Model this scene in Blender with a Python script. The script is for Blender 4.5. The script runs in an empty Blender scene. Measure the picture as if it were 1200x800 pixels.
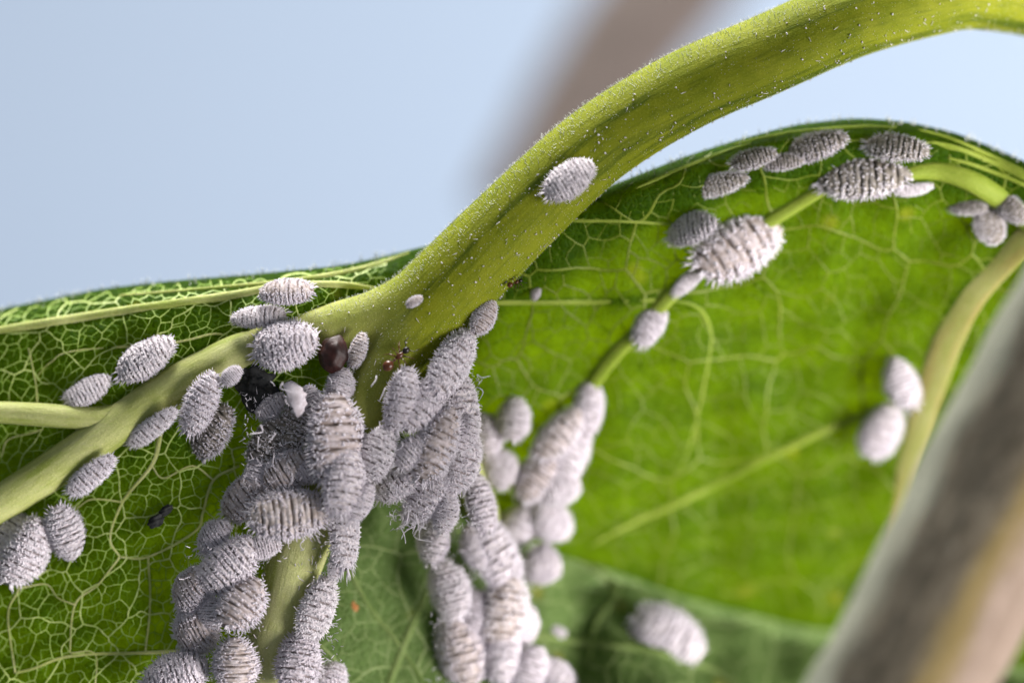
import bpy, bmesh, math, random
import numpy as np
from mathutils import Vector, Matrix
from mathutils.geometry import delaunay_2d_cdt

# 1 Blender unit = 1 millimetre
sc = bpy.context.scene
sc.unit_settings.system = 'METRIC'
sc.unit_settings.scale_length = 0.001
sc.unit_settings.length_unit = 'MILLIMETERS'
COL = sc.collection
random.seed(7)
rng = np.random.default_rng(7)

# ------------------------------------------------------------------ camera
CAMD = 150.0                       # working distance of the macro lens, mm
MMPX = 40.0 / 1200.0               # the frame covers 40 mm at the focal plane
cd = bpy.data.cameras.new('Camera')
cam = bpy.data.objects.new('Camera', cd)
COL.objects.link(cam)
cam.location = (0, -CAMD, 0)
cam.rotation_euler = (math.radians(90), 0, 0)
cd.sensor_width = 36.0
cd.lens = 36.0 * CAMD / 40.0
cd.clip_start = 1.0
cd.clip_end = 5000.0
cd.dof.use_dof = True
cd.dof.focus_distance = CAMD + 0.1
APERTURE = 8.6                     # mm across
cd.dof.aperture_fstop = cd.lens * 1e-3 / APERTURE
sc.camera = cam

# ------------------------------------------------------------------ world: dim even surroundings
w = bpy.data.worlds.new('World')
sc.world = w
w.use_nodes = True
w.node_tree.nodes['Background'].inputs[0].default_value = (0.80, 0.90, 1.0, 1)
w.node_tree.nodes['Background'].inputs[1].default_value = 0.20

# ------------------------------------------------------------------ key light: a soft lamp from the lower right
def area_lamp(name, loc, target, size, power, color):
    ld = bpy.data.lights.new(name, 'AREA')
    ld.shape = 'DISK'; ld.size = size; ld.energy = power; ld.color = color
    o = bpy.data.objects.new(name, ld); COL.objects.link(o)
    o.location = loc
    o.rotation_euler = (Vector(target) - Vector(loc)).to_track_quat('-Z', 'Y').to_euler()
    return o
area_lamp('key_lamp', (186, -98, -64), (0, 3, 0), 125, 1330000, (1.0, 0.96, 0.95))
area_lamp('added_top_lamp', (-20, 42, 226), (8, 5, 0), 110, 1600000, (1.0, 0.98, 0.95))  # unseen lamp added overhead so light glows through the right lobe
area_lamp('added_backdrop_lamp', (190, 150, 60), (50, 330, 25), 120, 500000, (1.0, 0.96, 0.90))  # unseen lamp added to grade the board paler towards the right

sc.view_settings.view_transform = 'Standard'
sc.view_settings.look = 'None'
sc.view_settings.exposure = 0.0
sc.view_settings.gamma = 1.0
sc.view_settings.use_curve_mapping = False
sc.cycles.use_denoising = True
sc.cycles.max_bounces = 8

# ------------------------------------------------------------------ helpers
def P(px, py, d):
    """point at depth d (mm behind the focal plane) seen at photo position px,py"""
    k = (CAMD + d) / CAMD * MMPX
    return Vector(((px - 600.0) * k, d, (400.0 - py) * k))

def smooth(a, b, x):
    t = np.clip((x - a) / (b - a), 0, 1)
    return t * t * (3 - 2 * t)

def lerp_pts(pts):
    xs = np.array([p[0] for p in pts], float); ys = np.array([p[1] for p in pts], float)
    # smooth interpolation: piecewise linear blurred by sampling
    gx = np.linspace(xs[0], xs[-1], 400); gy = np.interp(gx, xs, ys)
    k = 21; pad = np.pad(gy, k // 2, mode='reflect', reflect_type='odd')
    gy = np.convolve(pad, np.ones(k) / k, mode='valid')
    return lambda x: np.interp(x, gx, gy)

def obj(name, verts, faces, mat=None, parent=None, smooth_shade=True, attrs=None, tris=None):
    me = bpy.data.meshes.new(name)
    me.from_pydata([tuple(v) for v in verts], [], [tuple(f) for f in faces])
    if attrs:
        for an, data in attrs.items():
            a = me.attributes.new(an, 'FLOAT_VECTOR', 'POINT')
            a.data.foreach_set('vector', np.asarray(data, np.float32).ravel())
    if smooth_shade:
        me.polygons.foreach_set('use_smooth', [True] * len(me.polygons))
    me.update()
    if mat: me.materials.append(mat)
    o = bpy.data.objects.new(name, me)
    COL.objects.link(o)
    if parent: o.parent = parent
    return o

def tag(o, label=None, cat=None, group=None, kind=None):
    if label: o['label'] = label
    if cat: o['category'] = cat
    if group: o['group'] = group
    if kind: o['kind'] = kind
    return o

def empty(name, loc=(0, 0, 0)):
    o = bpy.data.objects.new(name, None)
    o.empty_display_size = 0.5
    COL.objects.link(o); o.location = loc
    return o

def catmull(pts, n):
    pts = np.asarray(pts, float)
    ext = np.vstack([2 * pts[0] - pts[1], pts, 2 * pts[-1] - pts[-2]])
    out = []
    segs = len(pts) - 1
    for i in range(n):
        t = i / (n - 1) * segs
        k = min(int(t), segs - 1); f = t - k
        p0, p1, p2, p3 = ext[k:k + 4]
        out.append(0.5 * (2 * p1 + (p2 - p0) * f + (2 * p0 - 5 * p1 + 4 * p2 - p3) * f * f + (3 * p1 - p0 - 3 * p2 + p3) * f ** 3))
    return np.array(out)

def tube_geo(path, n=40, sides=16, flat=1.0, bump=0.0, seed=0):
    """path rows: px,py,d,radius_px. Returns verts, faces, flow"""
    c = catmull(path, n)
    pts = np.array([P(*r[:3]) for r in c]); rad = c[:, 3] * MMPX
    return sweep(pts, rad, sides, flat, bump, seed)

def sweep(pts, rad, sides=16, flat=1.0, bump=0.0, seed=0):
    n = len(pts)
    tan = np.gradient(pts, axis=0); tan /= np.linalg.norm(tan, axis=1)[:, None] + 1e-12
    up = np.array([0, -1.0, 0.0])
    verts, flow, faces = [], [], []
    s = np.concatenate([[0], np.cumsum(np.linalg.norm(np.diff(pts, axis=0), axis=1))])
    r2 = np.random.default_rng(seed)
    ph = r2.uniform(0, 6.28, 6)
    for i in range(n):
        t = tan[i]
        b = np.cross(t, up); b /= np.linalg.norm(b) + 1e-12
        u = np.cross(b, t)
        for j in range(sides):
            a = 2 * math.pi * j / sides
            k = rad[i] * (1 + bump * (math.sin(3 * a + ph[0] + s[i] * 0.5) * 0.6 + math.sin(s[i] * 1.3 + ph[1] + 2 * a) * 0.5 + math.sin(7 * a + s[i] * 2.1 + ph[2]) * 0.25))
            off = b * math.cos(a) * k + u * math.sin(a) * k * flat
            verts.append(pts[i] + off)
            flow.append((s[i], math.cos(a) * rad[i], math.sin(a) * rad[i]))
    for i in range(n - 1):
        for j in range(sides):
            j2 = (j + 1) % sides
            faces.append((i * sides + j, (i + 1) * sides + j, (i + 1) * sides + j2, i * sides + j2))
    v0 = len(verts); verts.append(pts[0]); flow.append((s[0], 0, 0))
    v1 = len(verts); verts.append(pts[-1]); flow.append((s[-1], 0, 0))
    for j in range(sides):
        j2 = (j + 1) % sides
        faces.append((v0, j, j2))
        faces.append((v1, (n - 1) * sides + j2, (n - 1) * sides + j))
    return np.array(verts), faces, np.array(flow)

def tube(name, path, mat, parent=None, n=40, sides=16, flat=1.0, bump=0.0, seed=0):
    v, f, fl = tube_geo(path, n, sides, flat, bump, seed)
    return obj(name, v, f, mat, parent, attrs={'flow': fl})

# ------------------------------------------------------------------ materials
def mat_base(name):
    m = bpy.data.materials.new(name); m.use_nodes = True
    m.node_tree.nodes.clear()
    return m, m.node_tree

class N:
    def __init__(s, nt): s.nt = nt
    def new(s, t, **kw):
        n = s.nt.nodes.new(t)
        for k, v in kw.items(): setattr(n, k, v)
        return n
    def link(s, a, b): s.nt.links.new(a, b)
    def math(s, op, a, b=None, clamp=False):
        n = s.new('ShaderNodeMath', operation=op, use_clamp=clamp)
        for i, v in enumerate((a, b)):
            if v is None: continue
            if hasattr(v, 'links'): s.link(v, n.inputs[i])
            else: n.inputs[i].default_value = v
        return n.outputs[0]
    def ramp(s, fac, stops, interp='LINEAR'):
        r = s.new('ShaderNodeValToRGB'); r.color_ramp.interpolation = interp
        el = r.color_ramp.elements
        while len(el) < len(stops): el.new(0.5)
        for e_, (p, c) in zip(el, stops):
            e_.position = p; e_.color = (c[0], c[1], c[2], 1) if not isinstance(c, (int, float)) else (c, c, c, 1)
        s.link(fac, r.inputs[0]); return r.outputs[0]
    def mix(s, fac, a, b, blend='MIX'):
        m = s.new('ShaderNodeMix', data_type='RGBA', blend_type=blend)
        for i, v in ((0, fac), (6, a), (7, b)):
            if hasattr(v, 'links'): s.link(v, m.inputs[i])
            elif i == 0: m.inputs[0].default_value = v
            else: m.inputs[i].default_value = (v[0], v[1], v[2], 1)
        return m.outputs[2]
    def noise(s, vec, scale, detail=3, rough=0.55, dist=0.0):
        n = s.new('ShaderNodeTexNoise'); n.inputs['Scale'].default_value = scale
        n.inputs['Detail'].default_value = detail; n.inputs['Roughness'].default_value = rough
        n.inputs['Distortion'].default_value = dist
        if vec is not None: s.link(vec, n.inputs['Vector'])
        return n
    def bump(s, h, strength, dist, normal=None):
        b = s.new('ShaderNodeBump'); b.inputs['Strength'].default_value = strength
        b.inputs['Distance'].default_value = dist
        s.link(h, b.inputs['Height'])
        if normal is not None: s.link(normal, b.inputs['Normal'])
        return b.outputs[0]

def leaf_material(name, dark, mid, vein, trans, tfac=0.45, fine=3.2):
    m, nt = mat_base(name); g = N(nt)
    out = g.new('ShaderNodeOutputMaterial')
    geo = g.new('ShaderNodeTexCoord')
    co = geo.outputs['Object']
    wn = g.noise(co, 2.2, 2)
    off = g.new('ShaderNodeVectorMath', operation='MULTIPLY_ADD')
    g.link(wn.outputs['Color'], off.inputs[0]); off.inputs[1].default_value = (0.28, 0.28, 0.28); g.link(co, off.inputs[2])
    v = g.new('ShaderNodeTexVoronoi', feature='DISTANCE_TO_EDGE'); v.inputs['Scale'].default_value = fine
    v.inputs['Randomness'].default_value = 0.9
    g.link(off.outputs[0], v.inputs['Vector'])
    v2 = g.new('ShaderNodeTexVoronoi', feature='DISTANCE_TO_EDGE'); v2.inputs['Scale'].default_value = fine * 0.42
    g.link(off.outputs[0], v2.inputs['Vector'])
    big = g.noise(co, 0.22, 4)
    med = g.noise(co, 1.3, 4)
    fin = g.noise(co, 9.0, 3)
    f1 = g.ramp(v.outputs['Distance'], [(0.0, 1.0), (0.05, 0.75), (0.13, 0.0)])
    f2 = g.ramp(v2.outputs['Distance'], [(0.0, 1.0), (0.03, 0.8), (0.07, 0.0)])
    col = g.mix(g.ramp(med.outputs['Fac'], [(0.3, 0.0), (0.7, 1.0)]), dark, mid)
    col = g.mix(g.math('MULTIPLY', big.outputs['Fac'], 0.5), col, [c * 1.35 for c in mid])
    col = g.mix(g.math('MULTIPLY', g.ramp(fin.outputs['Fac'], [(0.45, 0.0), (0.75, 1.0)]), 0.35), col, vein)
    vm = g.math('MULTIPLY', f1, g.ramp(med.outputs['Fac'], [(0.2, 0.28), (0.8, 0.7)]))
    vm = g.math('MULTIPLY', vm, 0.55)
    col = g.mix(vm, col, vein)
    # small yellow flecks and blemishes
    sp = g.new('ShaderNodeTexVoronoi', feature='F1'); sp.inputs['Scale'].default_value = 0.33
    g.link(co, sp.inputs['Vector'])
    spm = g.ramp(sp.outputs['Distance'], [(0.05, 0.55), (0.16, 0.0)])
    col = g.mix(spm, col, (0.30, 0.26, 0.03))
    h = g.math('ADD', g.math('MULTIPLY', g.ramp(v.outputs['Distance'], [(0.0, 0.0), (0.28, 1.0)], 'EASE'), 1.0), g.math('MULTIPLY', fin.outputs['Fac'], 0.25))
    nrm = g.bump(h, 0.7, 0.05)
    pb = g.new('ShaderNodeBsdfPrincipled')
    g.link(col, pb.inputs['Base Color']); pb.inputs['Roughness'].default_value = 0.55
    pb.inputs['Specular IOR Level'].default_value = 0.05
    g.link(nrm, pb.inputs['Normal'])
    tr = g.new('ShaderNodeBsdfTranslucent')
    tcol = g.mix(vm, g.mix(g.ramp(med.outputs['Fac'], [(0.3, 0.0), (0.7, 1.0)]), [c * 0.75 for c in trans], trans), [min(1, c * 1.25) for c in trans])
    g.link(tcol, tr.inputs[0]); g.link(nrm, tr.inputs['Normal'])
    ms = g.new('ShaderNodeMixShader'); ms.inputs[0].default_value = tfac
    g.link(pb.outputs[0], ms.inputs[1]); g.link(tr.outputs[0], ms.inputs[2])
    g.link(ms.outputs[0], out.inputs[0])
    return m

def fibre_material(name, base, streak, light, rough=0.5, spec=0.35, sss=0.25, stretch=0.12, freq=1.6, speck=None, streak_lo=0.52, streak_hi=0.66, stripe=None, fade=None):
    """stalk tissue: colour streaks run along the 'flow' attribute"""
    m, nt = mat_base(name); g = N(nt)
    out = g.new('ShaderNodeOutputMaterial')
    at = g.new('ShaderNodeAttribute', attribute_name='flow')
    mp = g.new('ShaderNodeMapping'); mp.inputs['Scale'].default_value = (stretch, 1, 1)
    g.link(at.outputs['Vector'], mp.inputs['Vector'])
    tc = g.new('ShaderNodeTexCoord')
    n1 = g.noise(mp.outputs[0], freq, 4, 0.6, 0.15)
    n2 = g.noise(tc.outputs['Object'], 0.7, 4)
    n3 = g.noise(tc.outputs['Object'], 14.0, 3, 0.65)
    mp2 = g.new('ShaderNodeMapping'); mp2.inputs['Scale'].default_value = (stretch * 2, 1, 1)
    g.link(at.outputs['Vector'], mp2.inputs['Vector'])
    n4 = g.noise(mp2.outputs[0], freq * 5.5, 4, 0.65)
    col = g.mix(g.ramp(n2.outputs['Fac'], [(0.3, 0.0), (0.7, 1.0)]), base, light)
    col = g.mix(g.ramp(n1.outputs['Fac'], [(streak_lo, 0.0), (streak_hi, 0.9)]), col, streak)
    col = g.mix(g.math('MULTIPLY', g.ramp(n4.outputs['Fac'], [(0.5, 0.0), (0.72, 1.0)]), 0.4), col, streak)
    col = g.mix(g.math('MULTIPLY', g.ramp(n3.outputs['Fac'], [(0.52, 0.0), (0.75, 1.0)]), 0.35), col, [min(1, c * 1.5 + 0.05) for c in light])
    if stripe:
        sx = g.new('ShaderNodeSeparateXYZ'); g.link(at.outputs['Vector'], sx.inputs[0])
        q = g.math('ADD', sx.outputs['Y'], g.math('MULTIPLY', g.math('SUBTRACT', n1.outputs['Fac'], 0.5), 0.9))
        q = g.math('ABSOLUTE', g.math('SUBTRACT', q, stripe))
        ms_ = g.math('MULTIPLY', g.ramp(q, [(0.06, 1.0), (0.22, 0.0)]), g.ramp(n1.outputs['Fac'], [(0.36, 0.0), (0.52, 0.9)]))
        ms_ = g.math('MULTIPLY', ms_, g.ramp(n4.outputs['Fac'], [(0.36, 0.2), (0.56, 1.0)]))
        col = g.mix(ms_, col, streak)
    if speck:
        sp = g.noise(tc.outputs['Object'], 3.3, 2)
        col = g.mix(g.ramp(sp.outputs['Fac'], [(0.64, 0.0), (0.74, 0.75)]), col, speck)
    if fade:                   # stalk tissue pales where it runs out into the veins
        so = g.new('ShaderNodeSeparateXYZ'); g.link(tc.outputs['Object'], so.inputs[0])
        fx = g.new('ShaderNodeMapRange'); fx.inputs[1].default_value = -3.5; fx.inputs[2].default_value = -9.0; g.link(so.outputs['X'], fx.inputs[0])
        fz = g.new('ShaderNodeMapRange'); fz.inputs[1].default_value = -1.5; fz.inputs[2].default_value = -6.5; g.link(so.outputs['Z'], fz.inputs[0])
        f_ = g.math('MAXIMUM', fx.outputs[0], fz.outputs[0])
        col = g.mix(f_, col, g.mix(g.ramp(n2.outputs['Fac'], [(0.3, 0.0), (0.7, 1.0)]), fade[0], fade[1]))
    h = g.math('ADD', n4.outputs['Fac'], g.math('MULTIPLY', n3.outputs['Fac'], 0.6))
    nrm = g.bump(h, 0.55, 0.07)
    pb = g.new('ShaderNodeBsdfPrincipled')
    g.link(col, pb.inputs['Base Color']); pb.inputs['Roughness'].default_value = rough
    pb.inputs['Specular IOR Level'].default_value = spec
    if sss > 0:
        pb.inputs['Subsurface Weight'].default_value = sss
        pb.inputs['Subsurface Radius'].default_value = (0.5, 0.7, 0.15)
        pb.inputs['Subsurface Scale'].default_value = 0.6
    g.link(nrm, pb.inputs['Normal'])
    g.link(pb.outputs[0], out.inputs[0])
    return m

def wax_material(name, col_a, col_b, scale, trans=0.2, groove=None):
    m, nt = mat_base(name); g = N(nt)
    out = g.new('ShaderNodeOutputMaterial')
    tc = g.new('ShaderNodeTexCoord')
    oi = g.new('ShaderNodeObjectInfo')
    n1 = g.noise(tc.outputs['Object'], scale, 4, 0.65)
    col = g.mix(g.ramp(n1.outputs['Fac'], [(0.35, 0.0), (0.62, 1.0)]), col_a, col_b)
    tone = g.ramp(oi.outputs['Random'], [(0.0, (0.88, 0.85, 0.87)), (0.5, (0.97, 0.95, 0.97)), (1.0, (1.0, 0.985, 0.97))])
    col = g.mix(1.0, col, tone, 'MULTIPLY')
    if groove:                 # bare skin shows between the waxed segments
        at = g.new('ShaderNodeAttribute', attribute_name='groove'); sx = g.new('ShaderNodeSeparateXYZ'); g.link(at.outputs['Vector'], sx.inputs[0])
        col = g.mix(g.ramp(sx.outputs['X'], [(0.03, 0.0), (0.12, 0.8)]), col, groove)
    df = g.new('ShaderNodeBsdfPrincipled'); df.inputs['Roughness'].default_value = 0.8
    df.inputs['Specular IOR Level'].default_value = 0.2
    g.link(col, df.inputs['Base Color'])
    g.link(g.bump(g.noise(tc.outputs['Object'], scale * 5, 3, 0.7).outputs['Fac'], 0.6, 0.03), df.inputs['Normal'])
    tr = g.new('ShaderNodeBsdfTranslucent'); g.link(col, tr.inputs[0])
    ms = g.new('ShaderNodeMixShader'); ms.inputs[0].default_value = trans
    g.link(df.outputs[0], ms.inputs[1]); g.link(tr.outputs[0], ms.inputs[2])
    g.link(ms.outputs[0], out.inputs[0])
    return m

def plain_material(name, a, b, scale, rough=0.5, spec=0.4, bump=0.3):
    m, nt = mat_base(name); g = N(nt)
    out = g.new('ShaderNodeOutputMaterial'); tc = g.new('ShaderNodeTexCoord')
    n1 = g.noise(tc.outputs['Object'], scale, 4)
    pb = g.new('ShaderNodeBsdfPrincipled'); pb.inputs['Roughness'].default_value = rough
    pb.inputs['Specular IOR Level'].default_value = spec
    g.link(g.mix(g.ramp(n1.outputs['Fac'], [(0.35, 0.0), (0.65, 1.0)]), a, b), pb.inputs['Base Color'])
    g.link(g.bump(g.noise(tc.outputs['Object'], scale * 4, 3).outputs['Fac'], bump, 0.03), pb.inputs['Normal'])
    g.link(pb.outputs[0], out.inputs[0])
    return m

M_leaf = leaf_material('leaf_tissue', (0.007, 0.034, 0.0010), (0.020, 0.064, 0.0016), (0.10, 0.18, 0.010), (0.60, 0.74, 0.002), 0.46)
M_leaf2 = leaf_material('felted_leaf_tissue', (0.066, 0.115, 0.024), (0.100, 0.160, 0.044), (0.19, 0.25, 0.10), (0.28, 0.42, 0.04), 0.28)
M_vein = fibre_material('vein_tissue', (0.40, 0.43, 0.12), (0.28, 0.34, 0.055), (0.51, 0.52, 0.22), sss=0.2, rough=0.6, spec=0.2)
M_petiole = fibre_material('petiole_tissue', (0.162, 0.195, 0.005), (0.022, 0.056, 0.003), (0.245, 0.265, 0.013), sss=0.25, rough=0.65, spec=0.10, stretch=0.07, freq=1.0, stripe=0.40, fade=((0.38, 0.41, 0.10), (0.49, 0.50, 0.20)))
M_mid = fibre_material('midrib_tissue', (0.46, 0.48, 0.16), (0.34, 0.38, 0.08), (0.56, 0.56, 0.27), sss=0.2, rough=0.6, spec=0.2)
M_net = plain_material('vein_network_tissue', (0.36, 0.48, 0.10), (0.54, 0.62, 0.20), 2.0, 0.5, 0.35)
M_netmid = plain_material('small_vein_tissue', (0.30, 0.43, 0.07), (0.44, 0.56, 0.14), 2.0, 0.5, 0.3)
M_netfine = plain_material('fine_vein_tissue', (0.17, 0.30, 0.020), (0.30, 0.44, 0.06), 2.0, 0.5, 0.3)
M_rnet = plain_material('pale_vein_tissue', (0.13, 0.18, 0.006), (0.19, 0.24, 0.018), 2.0, 0.5, 0.3)
M_fnet = plain_material('felted_vein_tissue', (0.17, 0.23, 0.07), (0.24, 0.30, 0.12), 2.0, 0.7, 0.2)
M_fvein = fibre_material('felted_vein_fibre', (0.12, 0.17, 0.045), (0.09, 0.14, 0.03), (0.16, 0.21, 0.07), sss=0.1, spec=0.1, rough=0.7)
M_rvein = fibre_material('pale_vein_fibre', (0.22, 0.29, 0.028), (0.17, 0.24, 0.018), (0.28, 0.34, 0.05), sss=0.2, spec=0.15)
M_yvein = fibre_material('yellowed_vein', (0.25, 0.27, 0.05), (0.31, 0.25, 0.07), (0.33, 0.33, 0.11), sss=0.1, streak_lo=0.5)
M_bark = fibre_material('bark', (0.115, 0.095, 0.065), (0.055, 0.048, 0.036), (0.17, 0.145, 0.11), rough=0.8, spec=0.2, sss=0.0, stretch=0.25, freq=0.8, speck=(0.30, 0.27, 0.24))
M_farbark = fibre_material('far_bark', (0.125, 0.10, 0.088), (0.09, 0.072, 0.062), (0.16, 0.13, 0.115), rough=0.8, spec=0.2, sss=0.0)
M_hair = plain_material('hair', (0.62, 0.64, 0.55), (0.75, 0.76, 0.70), 3.0, 0.6)
M_wax = wax_material('wax_filament', (0.79, 0.745, 0.79), (0.89, 0.855, 0.89), 3.0, 0.13)
M_waxbody = wax_material('wax_powdered_skin', (0.56, 0.50, 0.51), (0.80, 0.75, 0.78), 5.0, 0.0, (0.17, 0.135, 0.125))
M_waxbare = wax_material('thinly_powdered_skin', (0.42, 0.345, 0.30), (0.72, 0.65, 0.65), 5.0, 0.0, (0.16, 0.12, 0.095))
M_waxthin_shaded = wax_material('thin_wax_skin_with_shade', (0.20, 0.175, 0.135), (0.40, 0.365, 0.335), 5.0, 0.0, (0.07, 0.06, 0.045))  # thin-waxed dark skin; its tone also paints the shade on crowded bugs
M_ant = plain_material('ant_cuticle', (0.10, 0.028, 0.008), (0.05, 0.014, 0.006), 1.5, 0.3, 0.5)
M_antdark = plain_material('dark_ant_cuticle', (0.012, 0.008, 0.007), (0.022, 0.012, 0.010), 1.5, 0.3, 0.5)
M_brownbug = plain_material('brown_shell', (0.040, 0.010, 0.007), (0.016, 0.006, 0.005), 2.5, 0.5, 0.35, 0.8)
M_black = plain_material('matt_black', (0.012, 0.012, 0.012), (0.05, 0.05, 0.05), 3.0, 0.8, 0.2)  # black for debris, mould and the shade painted into the hollow
M_rust = plain_material('rust_spot', (0.42, 0.16, 0.05), (0.50, 0.26, 0.10), 3.0, 0.7, 0.2)

def stem_material():
    """bark: grey brown weathered face, yellowish seam, pinkish buff younger face"""
    m, nt = mat_base('stem_bark'); g = N(nt)
    out = g.new('ShaderNodeOutputMaterial')
    at = g.new('ShaderNodeAttribute', attribute_name='flow'); sx = g.new('ShaderNodeSeparateXYZ'); g.link(at.outputs['Vector'], sx.inputs[0])
    mp = g.new('ShaderNodeMapping'); mp.inputs['Scale'].default_value = (0.3, 1, 1); g.link(at.outputs['Vector'], mp.inputs['Vector'])
    n1 = g.noise(mp.outputs[0], 0.8, 5, 0.65, 0.3); n2 = g.noise(mp.outputs[0], 2.6, 4, 0.65); n3 = g.noise(at.outputs['Vector'], 5.0, 4, 0.7)
    side = g.math('SUBTRACT', g.math('MULTIPLY', sx.outputs['Y'], -1.0), g.math('MULTIPLY', g.math('SUBTRACT', n1.outputs['Fac'], 0.5), 2.2))
    side = g.math('MULTIPLY_ADD', side, 0.16); side.node.inputs[2].default_value = 0.5
    grey = g.mix(g.ramp(n2.outputs['Fac'], [(0.3, 0.0), (0.7, 1.0)]), (0.030, 0.025, 0.014), (0.17, 0.142, 0.10))
    buff = g.mix(g.ramp(n2.outputs['Fac'], [(0.3, 0.0), (0.7, 1.0)]), (0.15, 0.108, 0.078), (0.27, 0.205, 0.162))
    col = g.mix(g.ramp(side, [(0.46, 0.0), (0.56, 1.0)]), grey, (0.17, 0.125, 0.045))
    col = g.mix(g.ramp(side, [(0.62, 0.0), (0.72, 1.0)]), col, buff)
    col = g.mix(g.ramp(side, [(0.06, 0.8), (0.16, 0.0)]), col, (0.30, 0.31, 0.24))
    col = g.mix(g.ramp(n3.outputs['Fac'], [(0.6, 0.0), (0.72, 0.6)]), col, (0.42, 0.40, 0.37))
    pb = g.new('ShaderNodeBsdfPrincipled'); g.link(col, pb.inputs['Base Color']); pb.inputs['Roughness'].default_value = 0.8
    pb.inputs['Specular IOR Level'].default_value = 0.2
    g.link(g.bump(g.math('ADD', n2.outputs['Fac'], n3.outputs['Fac']), 0.6, 0.2), pb.inputs['Normal'])
    g.link(pb.outputs[0], out.inputs[0]); return m
M_stem = stem_material()

# ------------------------------------------------------------------ pale blue board added as the background, so the world can stay dim
bk = obj('backdrop', [(-220, 330, -160), (220, 330, -160), (220, 330, 160), (-220, 330, 160), (-220, 333, -160), (220, 333, -160), (220, 333, 160), (-220, 333, 160)],
         [(0, 1, 2, 3), (7, 6, 5, 4), (0, 4, 5, 1), (1, 5, 6, 2), (2, 6, 7, 3), (3, 7, 4, 0)], plain_material('pale_blue_board', (0.385, 0.47, 0.60), (0.395, 0.48, 0.61), 0.01, 0.9, 0.0, 0.0), None, False)
tag(bk, kind='structure')

# ------------------------------------------------------------------ the leaf blade: three lobes meeting at the petiole
eL = lerp_pts([(-80, 376), (0, 362), (60, 350), (120, 338), (200, 329), (300, 321), (400, 311), (450, 300), (500, 288), (560, 270)])
eR = lerp_pts([(440, 395), (500, 345), (600, 272), (680, 232), (720, 216), (800, 184), (860, 165), (930, 146), (1000, 138), (1060, 142), (1120, 155), (1200, 188), (1290, 238)])
cR = lerp_pts([(440, 520), (520, 590), (600, 632), (660, 652), (720, 668), (780, 692), (850, 712), (930, 732), (1000, 742), (1290, 800)])

def quilt(px, py, amp, s=1.0):
    return amp * (np.sin(px * 0.035 * s + 1.3 * np.sin(py * 0.021)) * np.sin(py * 0.031 * s + 1.1 * np.sin(px * 0.017 + 1)) + 0.5 * np.sin(px * 0.083 * s + py * 0.05) * np.sin(py * 0.077 * s - px * 0.03))

def dL(px, py):
    px = np.asarray(px, float); py = np.asarray(py, float)
    t = np.maximum(py - eL(px), 0)
    d = 2.4 * np.exp(-t / 15.0) + (430 - px) * 0.0046 + quilt(px, py, 0.16)
    d = d + 2.2 * np.exp(-((px - 470) / 75.0) ** 2 - ((py - 350) / 95.0) ** 2)
    d = d + 1.2 * np.exp(-((px - 300 - (640 - py) * 0.30) / 70.0) ** 2) * smooth(430, 520, py)
    return d
def dR(px, py):
    px = np.asarray(px, float); py = np.asarray(py, float)
    t = np.maximum(py - eR(px), 0)
    d = 0.9 + 2.0 * np.exp(-t / 10.0) + 0.0185 * t + 0.002 * np.maximum(px - 800, 0) + quilt(px, py, 0.28, 0.6)
    d = d + 1.8 * np.exp(-((px - 480) / 70.0) ** 2)
    return d
def dD(px, py):
    px = np.asarray(px, float); py = np.asarray(py, float)
    mx = np.maximum(px, 640); cy = cR(mx); full = dR(mx, cy) + 0.7 - (0.016 + 0.029 * smooth(620, 780, px)) * (py - cy) + quilt(px, py, 0.35, 0.6)
    return 2.6 + (full - 2.6) * (0.35 * smooth(370, 500, px) + 0.65 * smooth(470, 700, px)) + quilt(px, py, 0.1)

def sheet(name, fd, x0, x1, top, bot, nx, ny, mat, parent, power=1.0, keep=None):
    xs = np.linspace(x0, x1, nx); vs = np.linspace(0, 1, ny) ** power
    verts = []; pix = []
    for v in vs:
        y0 = top(xs); y1 = bot(xs)
        py = y0 + (y1 - y0) * v
        d = fd(xs, py)
        for a, b, c in zip(xs, py, d): verts.append(P(a, b, c)); pix.append((a, b))
    faces = [(j * nx + i, (j + 1) * nx + i, (j + 1) * nx + i + 1, j * nx + i + 1) for j in range(ny - 1) for i in range(nx - 1)]
    if keep: faces = [f for f in faces if keep(*pix[f[0]])]
    o = obj(name, verts, faces, mat, parent)
    so = o.modifiers.new('thickness', 'SOLIDIFY'); so.thickness = 0.14; so.offset = -1
    return o

leaf = empty('leaf', P(430, 400, 1.5))
tag(leaf, 'hairy green leaf hanging from its arched stalk, pale veined underside infested with mealybugs', 'leaf')
def adopt(o, parent):
    o.parent = parent
    o.matrix_parent_inverse = Matrix.Translation(-parent.location)
    return o
midx = lerp_pts([(200, 540), (370, 535), (420, 480), (450, 450), (490, 425), (545, 395), (600, 368), (645, 350), (700, 335), (760, 318), (860, 305), (1000, 300)])
keepL = lambda x, y: x < midx(y) + 8
const = lambda v: (lambda x: np.full_like(np.asarray(x, float), v))
adopt(sheet('lobe', dL, -80, 530, eL, const(880), 150, 170, M_leaf, None, 1.5, keepL), leaf)
adopt(sheet('lobe', dR, 445, 1290, eR, cR, 190, 150, M_leaf, None, 1.4), leaf)
adopt(sheet('lobe', dD, 325, 1290, lambda x: np.maximum(np.minimum(cR(x) - 40, 640), 480), const(900), 150, 70, M_leaf2, None), leaf)

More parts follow.
